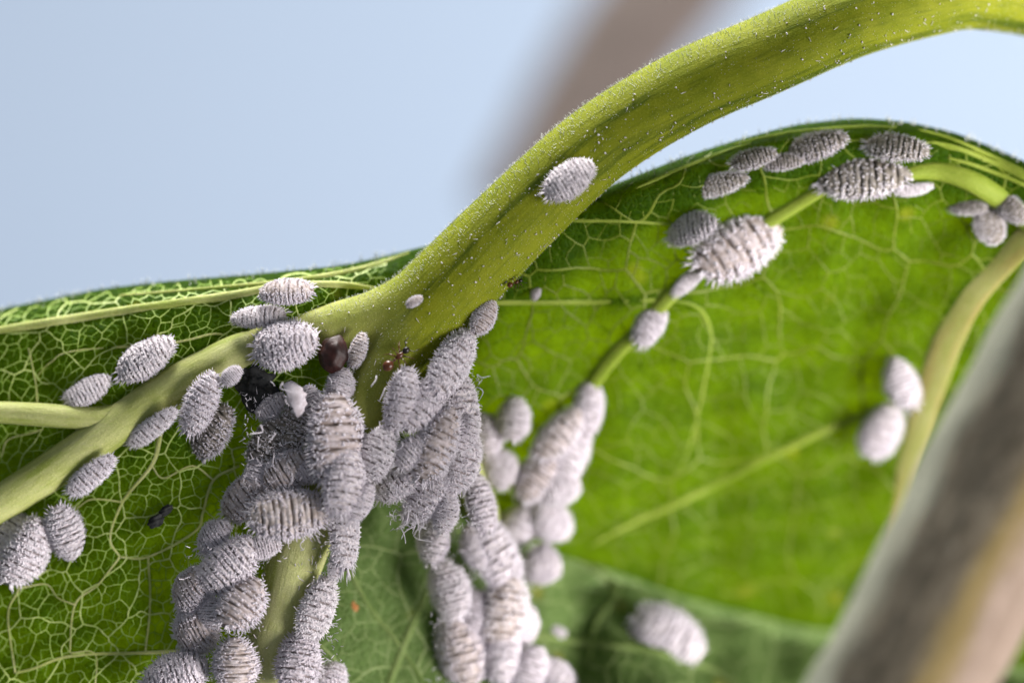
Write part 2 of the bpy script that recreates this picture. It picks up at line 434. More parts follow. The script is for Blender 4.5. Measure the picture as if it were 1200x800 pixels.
# petiole with the bases of the main veins, grown together
PET = [(1330, 45, 9, 44), (1240, 8, 6.0, 45), (1150, -9, 3.8, 46), (1100, -5, 3.0, 47), (1000, 21, 1.9, 48), (900, 64, 1.3, 48), (800, 108, 1.0, 48), (700, 170, 0.9, 48),
       (610, 252, 0.9, 50), (550, 312, 1.0, 52), (500, 362, 1.3, 52), (455, 408, 1.8, 44)]
LV0 = [(575, 292, 1.1, 42), (510, 340, 1.1, 40), (445, 370, 1.15, 33), (385, 384, 1.1, 29), (325, 400, 1.1, 27.5), (285, 414, 1.15, 24), (255, 427, 1.3, 16)]
MR0 = [(530, 330, 1.2, 46), (490, 380, 1.2, 48), (455, 432, 1.2, 42), (425, 490, 1.1, 37), (395, 545, 1.1, 36), (368, 600, 1.1, 35)]
RV0 = [(560, 310, 1.3, 40), (530, 370, 1.5, 38), (515, 430, 1.9, 30), (520, 480, 2.5, 25), (540, 540, 4.0, 22)]
geo_v, geo_f = [], []
for path in (PET, LV0, MR0, RV0):
    v, f, fl = tube_geo(path, 60, 28)
    b0 = len(geo_v); geo_v += list(v); geo_f += [tuple(i + b0 for i in q) for q in f]
tmp = obj('petiole_parts', geo_v, geo_f)
rm = tmp.modifiers.new('r', 'REMESH'); rm.mode = 'VOXEL'; rm.voxel_size = 0.15
sm = tmp.modifiers.new('s', 'SMOOTH'); sm.factor = 0.5; sm.iterations = 24
dg = bpy.context.evaluated_depsgraph_get()
pm = bpy.data.meshes.new_from_object(tmp.evaluated_get(dg))
bpy.data.objects.remove(tmp)
co = np.empty(len(pm.vertices) * 3, np.float32); pm.vertices.foreach_get('co', co); co = co.reshape(-1, 3)
pc = catmull(PET, 240); pcw = np.array([P(*r[:3]) for r in pc])
mc = catmull([(1330, 30, 9, 50)] + LV0[1:], 2)
flow = np.zeros_like(co)
s_arc = np.concatenate([[0], np.cumsum(np.linalg.norm(np.diff(pcw, axis=0), axis=1))])
for k in range(0, len(co), 4000):
    blk = co[k:k + 4000]
    dd = np.linalg.norm(blk[:, None, :] - pcw[None], axis=2); ix = dd.argmin(1)
    tn = np.gradient(pcw, axis=0)[ix]; tn /= np.linalg.norm(tn, axis=1)[:, None]
    bb = np.cross(tn, [0, -1, 0]); bb /= np.linalg.norm(bb, axis=1)[:, None]
    uu = np.cross(bb, tn); of = blk - pcw[ix]
    flow[k:k + 4000] = np.stack([s_arc[ix] + (of * tn).sum(1), (of * bb).sum(1), (of * uu).sum(1)], 1)
a = pm.attributes.new('flow', 'FLOAT_VECTOR', 'POINT'); a.data.foreach_set('vector', flow.astype(np.float32).ravel())
pm.name = 'petiole'; pm.materials.clear(); pm.materials.append(M_petiole)
pm.polygons.foreach_set('use_smooth', [True] * len(pm.polygons))
pet = bpy.data.objects.new('petiole', pm); COL.objects.link(pet); adopt(pet, leaf)

def vein(path, mat=M_vein, n=40, sides=14, **k):
    return adopt(tube('vein', path, mat, None, n, sides, **k), leaf)
vein([(330, 398, 1.2, 22), (290, 411, 1.17, 25.8), (250, 429, 1.2, 26), (210, 450, 1.25, 25), (140, 496, 1.4, 24), (70, 545, 1.6, 23), (0, 590, 1.8, 22), (-70, 632, 2.0, 22)], n=60)
vein([(380, 578, 1.1, 35), (350, 645, 1.15, 34), (335, 700, 1.2, 32), (318, 760, 1.3, 30), (305, 860, 1.5, 28)], M_mid, n=60)
vein([(530, 515, 3.6, 22), (565, 600, 6.2, 20), (590, 700, 8.2, 20), (603, 860, 8.6, 20)], n=50)

def on_sheet(fd, pts, lift):
    """pts rows px,py,r -> tube path that lies on the lobe"""
    out = []
    for px, py, r in pts:
        out.append((px, py, float(fd(px, py)) - lift * r * MMPX, r))
    return out
def svein(fd, pts, lift=0.0, mat=M_vein, sides=12, n=40, flat=0.6):
    c = catmull([(x, y, r, 0) for x, y, r in pts], n)
    path = on_sheet(fd, [(r[0], r[1], r[2]) for r in c], lift)
    return vein(path, mat, n, sides, flat=flat)
# side veins on the left lobe
vein([(160, 484, 1.35, 15), (120, 490, 1.3, 15), (90, 489, 1.3, 14), (50, 486, 1.45, 14), (0, 483, 1.7, 13), (-60, 482, 1.9, 12)])
svein(dL, [(440, 338, 2), (395, 334, 5), (330, 337, 6), (270, 347, 6), (150, 364, 6), (60, 378, 6), (-40, 394, 5)])
svein(dL, [(480, 296, 1.5), (450, 308, 3.5), (400, 321, 4.5), (330, 331, 4), (230, 340, 3), (140, 347, 2)])
svein(dL, [(190, 505, 5.1), (178, 545, 3.8), (144, 588, 2.7), (129, 630, 2.2), (140, 652, 2.0)], -0.45, sides=10)
svein(dL, [(280, 545, 2.5), (250, 562, 2.5), (237, 600, 2.4), (228, 622, 2.4), (174, 652, 2.4), (140, 652, 2.2)], -0.45, sides=10)
svein(dL, [(140, 652, 2.2), (116, 684, 2.0), (88, 708, 2.0), (82, 764, 1.9)], -0.45, sides=10)
svein(dL, [(174, 652, 2.2), (176, 705, 2.0), (170, 766, 1.9)], -0.45, sides=10)
svein(dL, [(230, 760, 3.6), (150, 765, 3.2), (80, 768, 2.7), (40, 782, 2.2), (18, 788, 2.0)], -0.45, sides=10)
svein(dL, [(88, 708, 1.7), (68, 700, 1.5), (54, 684, 1.5), (20, 690, 1.5)], -0.45, sides=10)
svein(dL, [(178, 545, 1.9), (192, 560, 1.7), (225, 546, 1.7), (250, 562, 1.9)], -0.45, sides=10)
svein(dL, [(144, 588, 1.9), (108, 585, 1.5), (90, 596, 1.4)], -0.45, sides=10)
svein(dL, [(18, 788, 1.9), (10, 720, 2.0), (22, 690, 2.2), (24, 660, 2.2)], -0.45, sides=10)
svein(dL, [(82, 764, 1.5), (112, 768, 1.5), (108, 830, 1.5)], -0.45, sides=10)
svein(dL, [(262, 392, 2.0), (246, 392, 1.9), (200, 402, 1.9), (88, 411, 1.5), (60, 424, 1.5), (44, 440, 1.4)], -0.45, sides=10)
svein(dL, [(44, 474, 2.5), (42, 450, 1.9), (34, 408, 1.7)], -0.45, sides=10)
svein(dL, [(2, 535, 1.5), (10, 515, 1.5), (38, 507, 1.5), (50, 503, 1.7)], -0.45, sides=10)
# side veins on the right lobe
svein(dR, [(600, 640, 9), (650, 535, 10), (700, 440, 10), (760, 372, 10), (800, 332, 10), (860, 285, 10), (945, 232, 9), (990, 205, 7)], 0.0, M_rvein)
svein(dR, [(560, 352, 6.3), (620, 352, 5.6), (700, 352, 5.2), (800, 352, 4.2), (830, 380, 3.2), (828, 430, 2.6), (808, 520, 2.0), (790, 560, 1.2)], -0.6, M_rvein)
svein(dR, [(1062, 468, 3), (1000, 490, 5.5), (930, 520, 6), (870, 550, 6), (800, 585, 5.5), (740, 612, 4), (690, 640, 2)], -0.2, M_rvein)
svein(dR, [(640, 266, 3.5), (670, 259, 3.5), (720, 258, 3.1), (790, 262, 2.8)], -0.5, M_rvein)
svein(dR, [(1040, 208, 6), (1090, 200, 11), (1130, 209, 13), (1165, 228, 14), (1200, 254, 15), (1270, 300, 16)], 0.1, M_rvein)
svein(dR, [(1150, 186, 3), (1180, 196, 3.5), (1230, 222, 4)], 0.0, M_rvein)
svein(dR, [(1280, 236, 15), (1215, 272, 17), (1172, 308, 18), (1130, 358, 19), (1098, 432, 19), (1074, 510, 18), (1060, 570, 17), (1054, 650, 16), (1052, 730, 15)], 0.0, M_yvein, 16, 60, 0.22)
for off, x0, x1, r_ in ((9, 1075, 1270, 2.6), (20, 1090, 1270, 3.2), (31, 1110, 1270, 2.6), (7, 860, 1050, 2.2), (12, 745, 880, 2.4)):
    svein(dR, [(x, float(eR(x)) + off + 3 * math.sin(x * 0.02 + off), r_ * (0.5 if x in (x0, x1) else 1)) for x in np.linspace(x0, x1, 7)], 0.1, M_rvein, 8)
# veins on the lower lobe
svein(dD, [(378, 600, 5), (425, 700, 4), (470, 760, 3.5), (520, 840, 3)], -0.3, M_fvein)
svein(dD, [(500, 690, 5), (470, 760, 6), (440, 840, 6)], -0.3, M_fvein)
svein(dD, [(600, 735, 8), (660, 752, 8), (760, 764, 8), (840, 790, 7), (900, 840, 6)], -0.3, M_fvein)
svein(dD, [(660, 640, 7), (720, 690, 7), (700, 730, 6), (690, 780, 5)], -0.3, M_fvein)

# the fine raised vein network, a mesh of small polygons on each lobe
def voronoi_edges(x0, x1, y0, y1, sp, seed, inside):
    r = np.random.default_rng(seed)
    pts = []
    nx = int((x1 - x0) / sp) + 1; ny = int((y1 - y0) / sp) + 1
    for i in range(nx):
        for j in range(ny):
            pts.append(Vector((x0 + (i + 0.5 * (j % 2) + r.uniform(-.42, .42)) * sp, y0 + (j + r.uniform(-.42, .42)) * sp)))
    vs, es, fs, *_ = delaunay_2d_cdt(pts, [], [], 0, 1e-5)
    cc = []
    em = {}
    for k, f in enumerate(fs):
        a, b, c = (vs[i] for i in f)
        D = 2 * (a.x * (b.y - c.y) + b.x * (c.y - a.y) + c.x * (a.y - b.y))
        if abs(D) < 1e-6: cc.append(None); continue
        ux = ((a.length_squared) * (b.y - c.y) + (b.length_squared) * (c.y - a.y) + (c.length_squared) * (a.y - b.y)) / D
        uy = ((a.length_squared) * (c.x - b.x) + (b.length_squared) * (a.x - c.x) + (c.length_squared) * (b.x - a.x)) / D
        cc.append((ux, uy))
        for i in range(3):
            em.setdefault(tuple(sorted((f[i], f[(i + 1) % 3]))), []).append(k)
    out = []
    for (sa, sb), ks in em.items():
        if len(ks) == 2 and cc[ks[0]] and cc[ks[1]]:
            p, q = cc[ks[0]], cc[ks[1]]
            if inside(*p) and inside(*q) and math.hypot(p[0] - q[0], p[1] - q[1]) < sp * 3: out.append((p, q, sa, sb))
    return out, [(v.x, v.y) for v in vs]

def network(fd, box, sp3, sp2, sp1, radii, inside, seed, warp=None, mats=None):
    """small vein polygons gathered into larger ones: edges between larger groups are thicker veins"""
    r = np.random.default_rng(seed)
    edges, cells = voronoi_edges(*box, sp3, seed, inside)
    def groups(sp, sd):
        q = np.random.default_rng(sd)
        gx, gy = np.meshgrid(np.arange(box[0], box[1] + sp, sp), np.arange(box[2], box[3] + sp, sp))
        s_ = np.stack([gx.ravel(), gy.ravel()], 1) + q.uniform(-.42, .42, (gx.size, 2)) * sp
        c = np.array(cells); out = np.empty(len(c), int)
        for k in range(0, len(c), 500):
            out[k:k + 500] = ((c[k:k + 500, None, :] - s_[None]) ** 2).sum(2).argmin(1)
        return out
    g2, g1 = groups(sp2, seed + 1), groups(sp1, seed + 2)
    pos, key, E = [], {}, []
    def vid(p):
        k = (round(p[0], 3), round(p[1], 3))
        if k not in key: key[k] = len(pos); pos.append([p[0], p[1]])
        return key[k]
    for p, q, a_, b_ in edges:
        lv = 1 if g1[a_] != g1[b_] else (2 if g2[a_] != g2[b_] else 3)
        E.append((vid(p), vid(q), lv))
    pos = np.array(pos)
    lev = np.full(len(pos), 3)
    for a_, b_, lv in E: lev[a_] = min(lev[a_], lv); lev[b_] = min(lev[b_], lv)
    for it in range(3):                       # straighten the thicker veins
        acc = np.zeros_like(pos); cnt = np.zeros(len(pos))
        for a_, b_, lv in E:
            if lv == lev[a_] and lv < 3: acc[a_] += pos[b_]; cnt[a_] += 1
            if lv == lev[b_] and lv < 3: acc[b_] += pos[a_]; cnt[b_] += 1
        ok = cnt >= 2
        pos[ok] = pos[ok] * 0.45 + 0.55 * acc[ok] / cnt[ok, None]
    geo = {1: ([], []), 2: ([], []), 3: ([], [])}
    for a_, b_, lv in E:
        p, q = pos[a_], pos[b_]
        L = math.hypot(*(q - p))
        if L < 0.4 or (lv == 3 and r.random() < 0.22): continue
        V, F = geo[lv]
        n = 2
        w0 = radii[lv - 1] * r.uniform(0.75, 1.2)
        j_ = r.normal(0, 0.025 * L, 2)
        px = np.array([p[0], (p[0] + q[0]) / 2 + j_[0], q[0]]); py = np.array([p[1], (p[1] + q[1]) / 2 + j_[1], q[1]])
        if warp is not None: py = warp(px, py)
        tx, ty = px[-1] - px[0], py[-1] - py[0]; LL = math.hypot(tx, ty) + 1e-6; tx /= LL; ty /= LL
        px[0] -= tx * w0 * .4; py[0] -= ty * w0 * .4; px[-1] += tx * w0 * .4; py[-1] += ty * w0 * .4
        b0 = len(V)
        prof = ((-1.2, 0.35), (-0.6, -0.2), (0.6, -0.2), (1.2, 0.35))
        for i in range(3):
            for ox, lz in prof:
                x_ = px[i] - ty * ox * w0; y_ = py[i] + tx * ox * w0
                V.append((x_, y_, lz * w0 * MMPX))
        for i in range(2):
            for k in range(3):
                a0 = b0 + i * 4 + k
                F.append((a0, a0 + 1, a0 + 5, a0 + 4))
    for k, m in zip((1, 2, 3), mats):
        q = np.array(geo[k][0]); d = fd(q[:, 0], q[:, 1]) + q[:, 2]
        sc_ = (CAMD + d) / CAMD * MMPX
        adopt(tag(obj('vein_network', np.stack([(q[:, 0] - 600) * sc_, d, (400 - q[:, 1]) * sc_], 1).tolist(), geo[k][1], m), kind='stuff'), leaf)
# left lobe: the pattern is laid out on the unrolled blade, so it closes up towards the rolled edge
def warpL(px, t):
    tt = np.maximum(t, 0)
    return eL(px) + tt - 26 * (1 - np.exp(-tt / 55.0)) + 1
network(dL, (-80, 470, 0, 580), 10.5, 24, 64, (1.05, 0.72, 0.52), lambda x, t: -75 < x < 455 and 3 < t < 560 and keepL(x, warpL(x, t)), 11, warpL, (M_net, M_netmid, M_netfine))
network(dR, (450, 1280, 130, 800), 20, 52, 125, (1.7, 0.95, 0.55), lambda x, y: 455 < x < 1280 and eR(x) + 4 < y < cR(x) - 5, 21, None, (M_rnet, M_rnet, M_rnet))
network(dD, (330, 1280, 470, 880), 19, 46, 110, (1.5, 0.85, 0.5), lambda x, y: midx(y) - 5 < x < 1280 and max(min(cR(x) - 35, 640), 485) < y < 890, 31, None, (M_fnet, M_fnet, M_fnet))

# ------------------------------------------------------------------ hairs and wax flecks on the leaf
def cone(V, F, base, tip, r, bend=None, sides=4, mid=True, blunt=False):
    base = Vector(base); tip = Vector(tip); ax = tip - base
    if ax.length < 1e-6: return
    a = ax.orthogonal().normalized(); b = ax.normalized().cross(a)
    b0 = len(V)
    rings = [(0.0, r * 0.8), (0.5, r * 1.1), (0.9, r * 0.75)] if blunt else [(0.0, r), (0.55, r * 0.75)]
    for t, rr in rings:
        c = base + ax * t + (bend * math.sin(math.pi * t) if bend is not None else Vector())
        for k in range(sides):
            an = 2 * math.pi * k / sides
            V.append(c + a * math.cos(an) * rr + b * math.sin(an) * rr)
    V.append(tip)
    for q in range(len(rings) - 1):
        for k in range(sides):
            k2 = (k + 1) % sides
            F.append((b0 + q * sides + k, b0 + q * sides + k2, b0 + (q + 1) * sides + k2, b0 + (q + 1) * sides + k))
    l0 = b0 + (len(rings) - 1) * sides
    for k in range(sides):
        F.append((l0 + k, l0 + (k + 1) % sides, len(V) - 1))

V, F = [], []
for k in range(260):
    x = random.uniform(-20, 470) if k % 2 else random.uniform(710, 1230)
    fn, fd = (eL, dL) if k % 2 else (eR, dR)
    t = abs(random.gauss(0, 3.0))
    y = float(fn(x)) + t
    b = P(x, y, float(fd(x, y)) + 0.02)
    ln = random.uniform(0.10, 0.36)
    cone(V, F, b, b + Vector((random.gauss(0, 0.10), random.gauss(-0.05, 0.1), ln)), 0.022)
adopt(tag(obj('edge_hairs', V, F, M_hair), kind='stuff'), leaf)

# petiole hairs: found on the grown mesh, standing off along its normals
pm.calc_loop_triangles()
nor = np.empty(len(pm.vertices) * 3, np.float32); pm.vertices.foreach_get('normal', nor); nor = nor.reshape(-1, 3)
idx = np.arange(len(co)); rng.shuffle(idx)
V, F, V2, F2 = [], [], [], []
nh = nf = 0
for i in idx:
    p = Vector(co[i]); n = Vector(nor[i])
    k = (CAMD + p.y) * MMPX / CAMD
    px, py = p.x / k + 600, 400 - p.z / k
    if n.y > 0.45 or px < 300 or py > 470: continue
    upper = n.z - 0.35 * n.x > 0.55
    if upper and nh < 2600:
        dirn = (n + Vector((random.gauss(0, .5), random.gauss(0, .5), random.gauss(0, .5)))).normalized()
        ln = random.uniform(0.05, 0.20)
        cone(V, F, p - n * 0.02, p + dirn * ln, 0.013, Vector((random.gauss(0, .04), 0, random.gauss(0, .04)))); nh += 1
    elif not upper and n.y < 0.1 and nf < 420 and random.random() < 0.35:
        tg = n.cross(Vector((random.gauss(0, 1), random.gauss(0, 1), random.gauss(0, 1)))).normalized()
        ln = random.choice([0.05, 0.07, 0.08, 0.10, 0.13, 0.24])
        q = p + n * 0.015
        cone(V2, F2, q - tg * ln * .4, q + tg * ln * .6 + n * random.uniform(0, 0.05), random.uniform(0.02, 0.05) if ln < .12 else 0.016, n * 0.02); nf += 1
nk = 0
for i in idx[::-1]:            # short fuzz all over the visible side
    p = Vector(co[i]); n = Vector(nor[i])
    k = (CAMD + p.y) * MMPX / CAMD
    if n.y > 0.4 or p.x / k + 600 < 330 or 400 - p.z / k > 470: continue
    dirn = (n + Vector((-.5 + random.gauss(0, .5), random.gauss(0, .4), -.3 + random.gauss(0, .5)))).normalized()
    cone(V, F, p - n * 0.01, p + dirn * random.uniform(0.03, 0.10), 0.0075, None, 3); nk += 1
    if nk > 5200: break
adopt(tag(obj('petiole_hairs', V, F, M_hair), kind='stuff'), leaf)
adopt(tag(obj('wax_flecks', V2, F2, M_wax), kind='stuff'), leaf)

# a rust coloured blemish and pale specks on the blade
def pimple(name, px, py, fd, rpx, mat, h=0.25):
    V, F = [], []
    c = P(px, py, float(fd(px, py))); r = rpx * MMPX
    rings = 5; n = 14
    ph = random.uniform(0, 6)
    for i in range(rings):
        t = i / (rings - 1)
        for j in range(n):
            a_ = 2 * math.pi * j / n; rr = r * (1 - t) * (1 + 0.16 * math.sin(3 * a_ + ph) + 0.08 * math.sin(5 * a_))
            V.append(c + Vector((math.cos(a_) * rr, -h * r * (1 - (1 - t) ** 2) + 0.05, math.sin(a_) * rr)))
    for i in range(rings - 1):
        for j in range(n):
            F.append((i * n + j, i * n + (j + 1) % n, (i + 1) * n + (j + 1) % n, (i + 1) * n + j))
    return adopt(obj(name, V, F, mat), leaf)
tag(pimple('rust_spot', 413, 711, dD, 7, M_rust), 'small orange rust spot on the lower green blade')

# ------------------------------------------------------------------ stems
st = tube('woody_stem', [(1440, 50, -9, 88), (1315, 300, -9.5, 90), (1180, 560, -10, 92), (1057, 800, -11, 92), (960, 990, -12, 92)], M_stem, None, 120, 64, bump=0.025, seed=4)
tag(st, 'thick grey brown woody stem crossing the lower right corner, out of focus', 'stem')
bs = tube('background_stem', [(890, -170, 80, 118), (800, -40, 80, 114), (728, 60, 80, 106), (665, 150, 80, 92), (590, 260, 80, 72)], M_farbark, None, 60, 32, bump=0.03, seed=9)
tag(bs, 'far brown stem strongly blurred behind the arched leaf stalk', 'stem')

# ------------------------------------------------------------------ mealybugs
def build_bug_meshes(seed, nseg=12, wax=1.0, tail=0.3, arch=1.0, bare=False, curl=0.0, thin=False):
    r = np.random.default_rng(seed)
    lp = r.uniform(0, 6.28, 8); asym = r.uniform(-.08, .08); lump = r.uniform(.012, .035)
    def W(x): return 0.55 * max(1 - abs(x * 0.985) ** 2.1, 0) ** 0.56 * (1 - 0.10 * x)
    def H(x): return 0.46 * arch * max(1 - abs(x * 0.98) ** 2.1, 0) ** 0.55
    def pt(x, th, k=1.0):
        # th: 0 = top of the back, +-90 deg = margin; flattened underneath
        w_, h_ = W(x), H(x)
        s_, c_ = math.sin(th), math.cos(th)
        k = k * (1 + lump * (math.sin(2.3 * x + lp[0] + 1.7 * th) + 0.7 * math.sin(5.1 * x + lp[1] - 2.2 * th) + 0.5 * math.sin(9 * x + lp[2] + 4 * th)))
        x = x + 0.045 * (c_ - 0.5) + asym * s_ * 0.3
        y = s_ * w_ * k; z = (abs(c_) ** 0.85) * (1 if c_ > 0 else -0.15) * h_ * k
        return Vector((x, y + curl * (x * x - 0.4), z))
    nx, nt_ = 96, 30
    V, F, GR_ = [], [], []
    for i in range(nx + 1):
        x = -0.995 + 1.99 * i / nx
        sp = (x + 1) / 2 * nseg; fr = sp - math.floor(sp)
        for j in range(nt_):
            th = -math.pi + 2 * math.pi * j / nt_
            gd = 0.17 * math.exp(-((min(fr, 1 - fr)) / 0.2) ** 2) * max(0.12, 0.60 + 0.5 * math.sin(math.floor(sp + .5) * 2.4 + lp[3] + th * 1.9) + 0.3 * math.sin(th * 7 + math.floor(sp + .5) * 4.1 + lp[4]))
            g_ = 1 - gd if abs(th) < 1.9 else 1
            n_ = 1 + 0.03 * math.sin(j * 2.1 + i * 0.7 + seed) * (abs(th) < 1.6)
            V.append(pt(x, th, g_ * n_)); GR_.append((gd, 0, 0))
    for i in range(nx):
        for j in range(nt_):
            j2 = (j + 1) % nt_
            F.append((i * nt_ + j, (i + 1) * nt_ + j, (i + 1) * nt_ + j2, i * nt_ + j2))
    F.append(tuple(range(nt_))); F.append(tuple(reversed([nx * nt_ + j for j in range(nt_)])))
    body = (V, F)
    # rows of stubby wax tufts across every segment, bare grooves between the segments
    V, F = [], []
    for s_ in range(nseg):
        for row in range(3):
            fx = (s_ + 0.33 + 0.17 * row) / nseg
            x = -1 + 2 * fx
            if abs(x) > 0.97: continue
            nth = max(8, int(36 * W(x) / 0.5))
            for j in range(nth):
                th = -1.62 + 3.24 * (j + r.uniform(.1, .9)) / nth
                cen = abs(th)
                dens = wax * (0.60 + 0.40 * smooth(0.15, 0.9, cen))
                if bare and cen < 0.6 and r.random() < 0.75: continue
                if r.random() > dens or (thin and th > -0.35 and r.random() < 0.6): continue
                xx = x + (r.normal(0, 0.015) if r.random() < .74 else r.uniform(-1, 1) / nseg)
                b = pt(xx, th, 0.975)
                e1 = pt(xx + 0.01, th) - pt(xx - 0.01, th); e2 = pt(xx, th + 0.03) - pt(xx, th - 0.03)
                n = e2.cross(e1)
                if n.length < 1e-9: continue
                n.normalize()
                if n.dot(b - Vector((x, 0, -0.1))) < 0: n = -n
                ln = (0.022 + 0.040 * r.random() ** 3 + 0.050 * smooth(0.8, 1.5, cen) * r.random())
                dirn = n + Vector((-0.15 + r.normal(0, .25), r.normal(0, .35), r.normal(0, .3) - 0.15 * cen))
                tip = b + dirn.normalized() * ln
                cone(V, F, b, tip, 0.021 * r.uniform(0.5, 1.6), Vector((r.normal(0, .012), r.normal(0, .012), r.normal(0, .01))), 5, blunt=True)
        # a few long stray curls
        for q in range(5):
            x = -1 + 2 * (s_ + r.random()) / nseg
            if abs(x) > 0.95: continue
            th = r.uniform(-1.5, 1.5); b = pt(x, th, 0.98)
            n = (b - Vector((x * .6, 0, -0.05))).normalized()
            cone(V, F, b, b + (n + Vector(r.normal(0, .6, 3))).normalized() * r.uniform(.06, .15), 0.010, Vector(r.normal(0, .05, 3)), 4)
    coat = (V, F)
    # marginal fringe and tail filaments
    V, F = [], []
    for s_ in range(2 * nseg + 5):
        x = -0.97 + 1.94 * s_ / (2 * nseg + 4)
        for sd in (-1, 1):
            for rep in range(3):
                b = pt(x, sd * (1.50 + r.uniform(-.1, .1)), 0.97)
                ln = r.uniform(0.07, 0.20) + tail * 0.45 * smooth(-0.6, -0.98, x) * r.uniform(0.5, 1.1)
                dr = Vector((x * 1.1 + r.normal(0, .14), sd * (1.0 - 0.6 * abs(x) ** 3), 0.02 + r.normal(0, .12)))
                tip = b + dr.normalized() * ln
                cone(V, F, b, tip, 0.018 * r.uniform(.8, 1.2), Vector((r.normal(0, .015), r.normal(0, .015), r.uniform(-.01, .03))), 5)
    for sd in (-1, 1):
        for q in range(3):
            b = pt(-0.97, sd * (0.5 + 0.4 * q), 0.9)
            cone(V, F, b, b + Vector((-tail * r.uniform(.6, 1.1), sd * r.uniform(0, .09), r.uniform(-.03, .05))), 0.026, Vector((0, r.normal(0, .02), .02)), 5)
    fringe = (V, F)
    out = []
    for nm, (v, f), m in (('body', body, M_waxthin_shaded if thin else (M_waxbare if bare else M_waxbody)), ('wax_coat', coat, M_wax), ('wax_fringe', fringe, M_wax)):
        me = bpy.data.meshes.new('mealybug_' + nm)
        me.from_pydata([tuple(p) for p in v], [], f)
        me.polygons.foreach_set('use_smooth', [True] * len(me.polygons))
        if nm == 'body':
            a = me.attributes.new('groove', 'FLOAT_VECTOR', 'POINT'); a.data.foreach_set('vector', np.asarray(GR_, np.float32).ravel())
        me.materials.append(m); me.update()
        out.append((nm, me))
    return out

VAR = [build_bug_meshes(100, wax=0.95, tail=0.25), build_bug_meshes(101, wax=0.85, tail=0.35, arch=1.1),
       build_bug_meshes(102, wax=1.0, tail=0.3, bare=True), build_bug_meshes(103, wax=0.98, tail=0.2, arch=0.9, curl=0.06),
       build_bug_meshes(104, nseg=11, wax=0.98, tail=0.4, curl=-0.07), build_bug_meshes(105, nseg=14, wax=0.8, tail=0.15, bare=True, arch=1.15),
       build_bug_meshes(106, nseg=12, wax=1.0, tail=0.45, arch=1.05), build_bug_meshes(107, nseg=13, wax=0.9, tail=0.2, curl=0.09),
       build_bug_meshes(108, nseg=12, wax=1.0, tail=0.5, curl=-0.10, arch=0.9), build_bug_meshes(109, nseg=14, wax=0.92, tail=0.3, arch=1.2),
       build_bug_meshes(110, nseg=11, wax=0.75, tail=0.3, bare=True, curl=0.07), build_bug_meshes(111, nseg=12, wax=1.0, tail=0.25, arch=0.8)]
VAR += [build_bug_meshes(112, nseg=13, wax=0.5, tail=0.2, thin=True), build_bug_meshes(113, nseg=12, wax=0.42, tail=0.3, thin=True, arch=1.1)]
ALT = {12: (12, 13), 0: (0, 7, 9, 11), 1: (1, 9, 7), 2: (2, 10), 3: (3, 8, 7), 4: (4, 8), 5: (5, 10, 5), 6: (6, 11, 8)}
BC = [0]

def mealybug(px, py, L, Wd, ang, d, nx, nz, var, label, group=None, hscale=1.0):
    """L, Wd in photo pixels; ang: direction of the head in the picture; (nx,-1,nz): where the back faces"""
    if group == GT: hscale = 0.7
    if group in (GM, GR):       # no two sit quite alike in the crowd
        ang += random.uniform(-16, 16); nx += random.uniform(-.2, .2); nz += random.uniform(-.2, .2); L *= random.uniform(.88, 1.02)
    if group == GB and L > 55 and px < 700: ang += random.uniform(-14, 14); L *= 0.86; d += random.uniform(-.3, .3)
    root = empty('mealybug', P(px, py, d))
    n = Vector((nx, -1, nz)).normalized()
    a_ = Vector((math.cos(math.radians(ang)), 0, math.sin(math.radians(ang))))
    a_ = (a_ - n * a_.dot(n)).normalized()
    b_ = n.cross(a_)
    k = (CAMD + d) / CAMD * MMPX
    root.rotation_euler = Matrix((a_, b_, n)).transposed().to_euler()
    root.scale = (L / 2 * k * 0.95, Wd * k * 0.80, Wd * k * 0.76 * hscale)
    tag(root, label, 'mealybug', group)
    BC[0] += 1; alt = ALT[var]
    for nm, me in VAR[alt[BC[0] % len(alt)]]:
        o = bpy.data.objects.new(nm, me); COL.objects.link(o); o.parent = root
        if nm != 'body': o['kind'] = 'stuff'
    return root

def L_(x, y, lift=0.0): return float(dL(x, y)) - lift
def R_(x, y, lift=0.0): return float(dR(x, y)) - lift
def D_(x, y, lift=0.0): return float(dD(x, y)) - lift

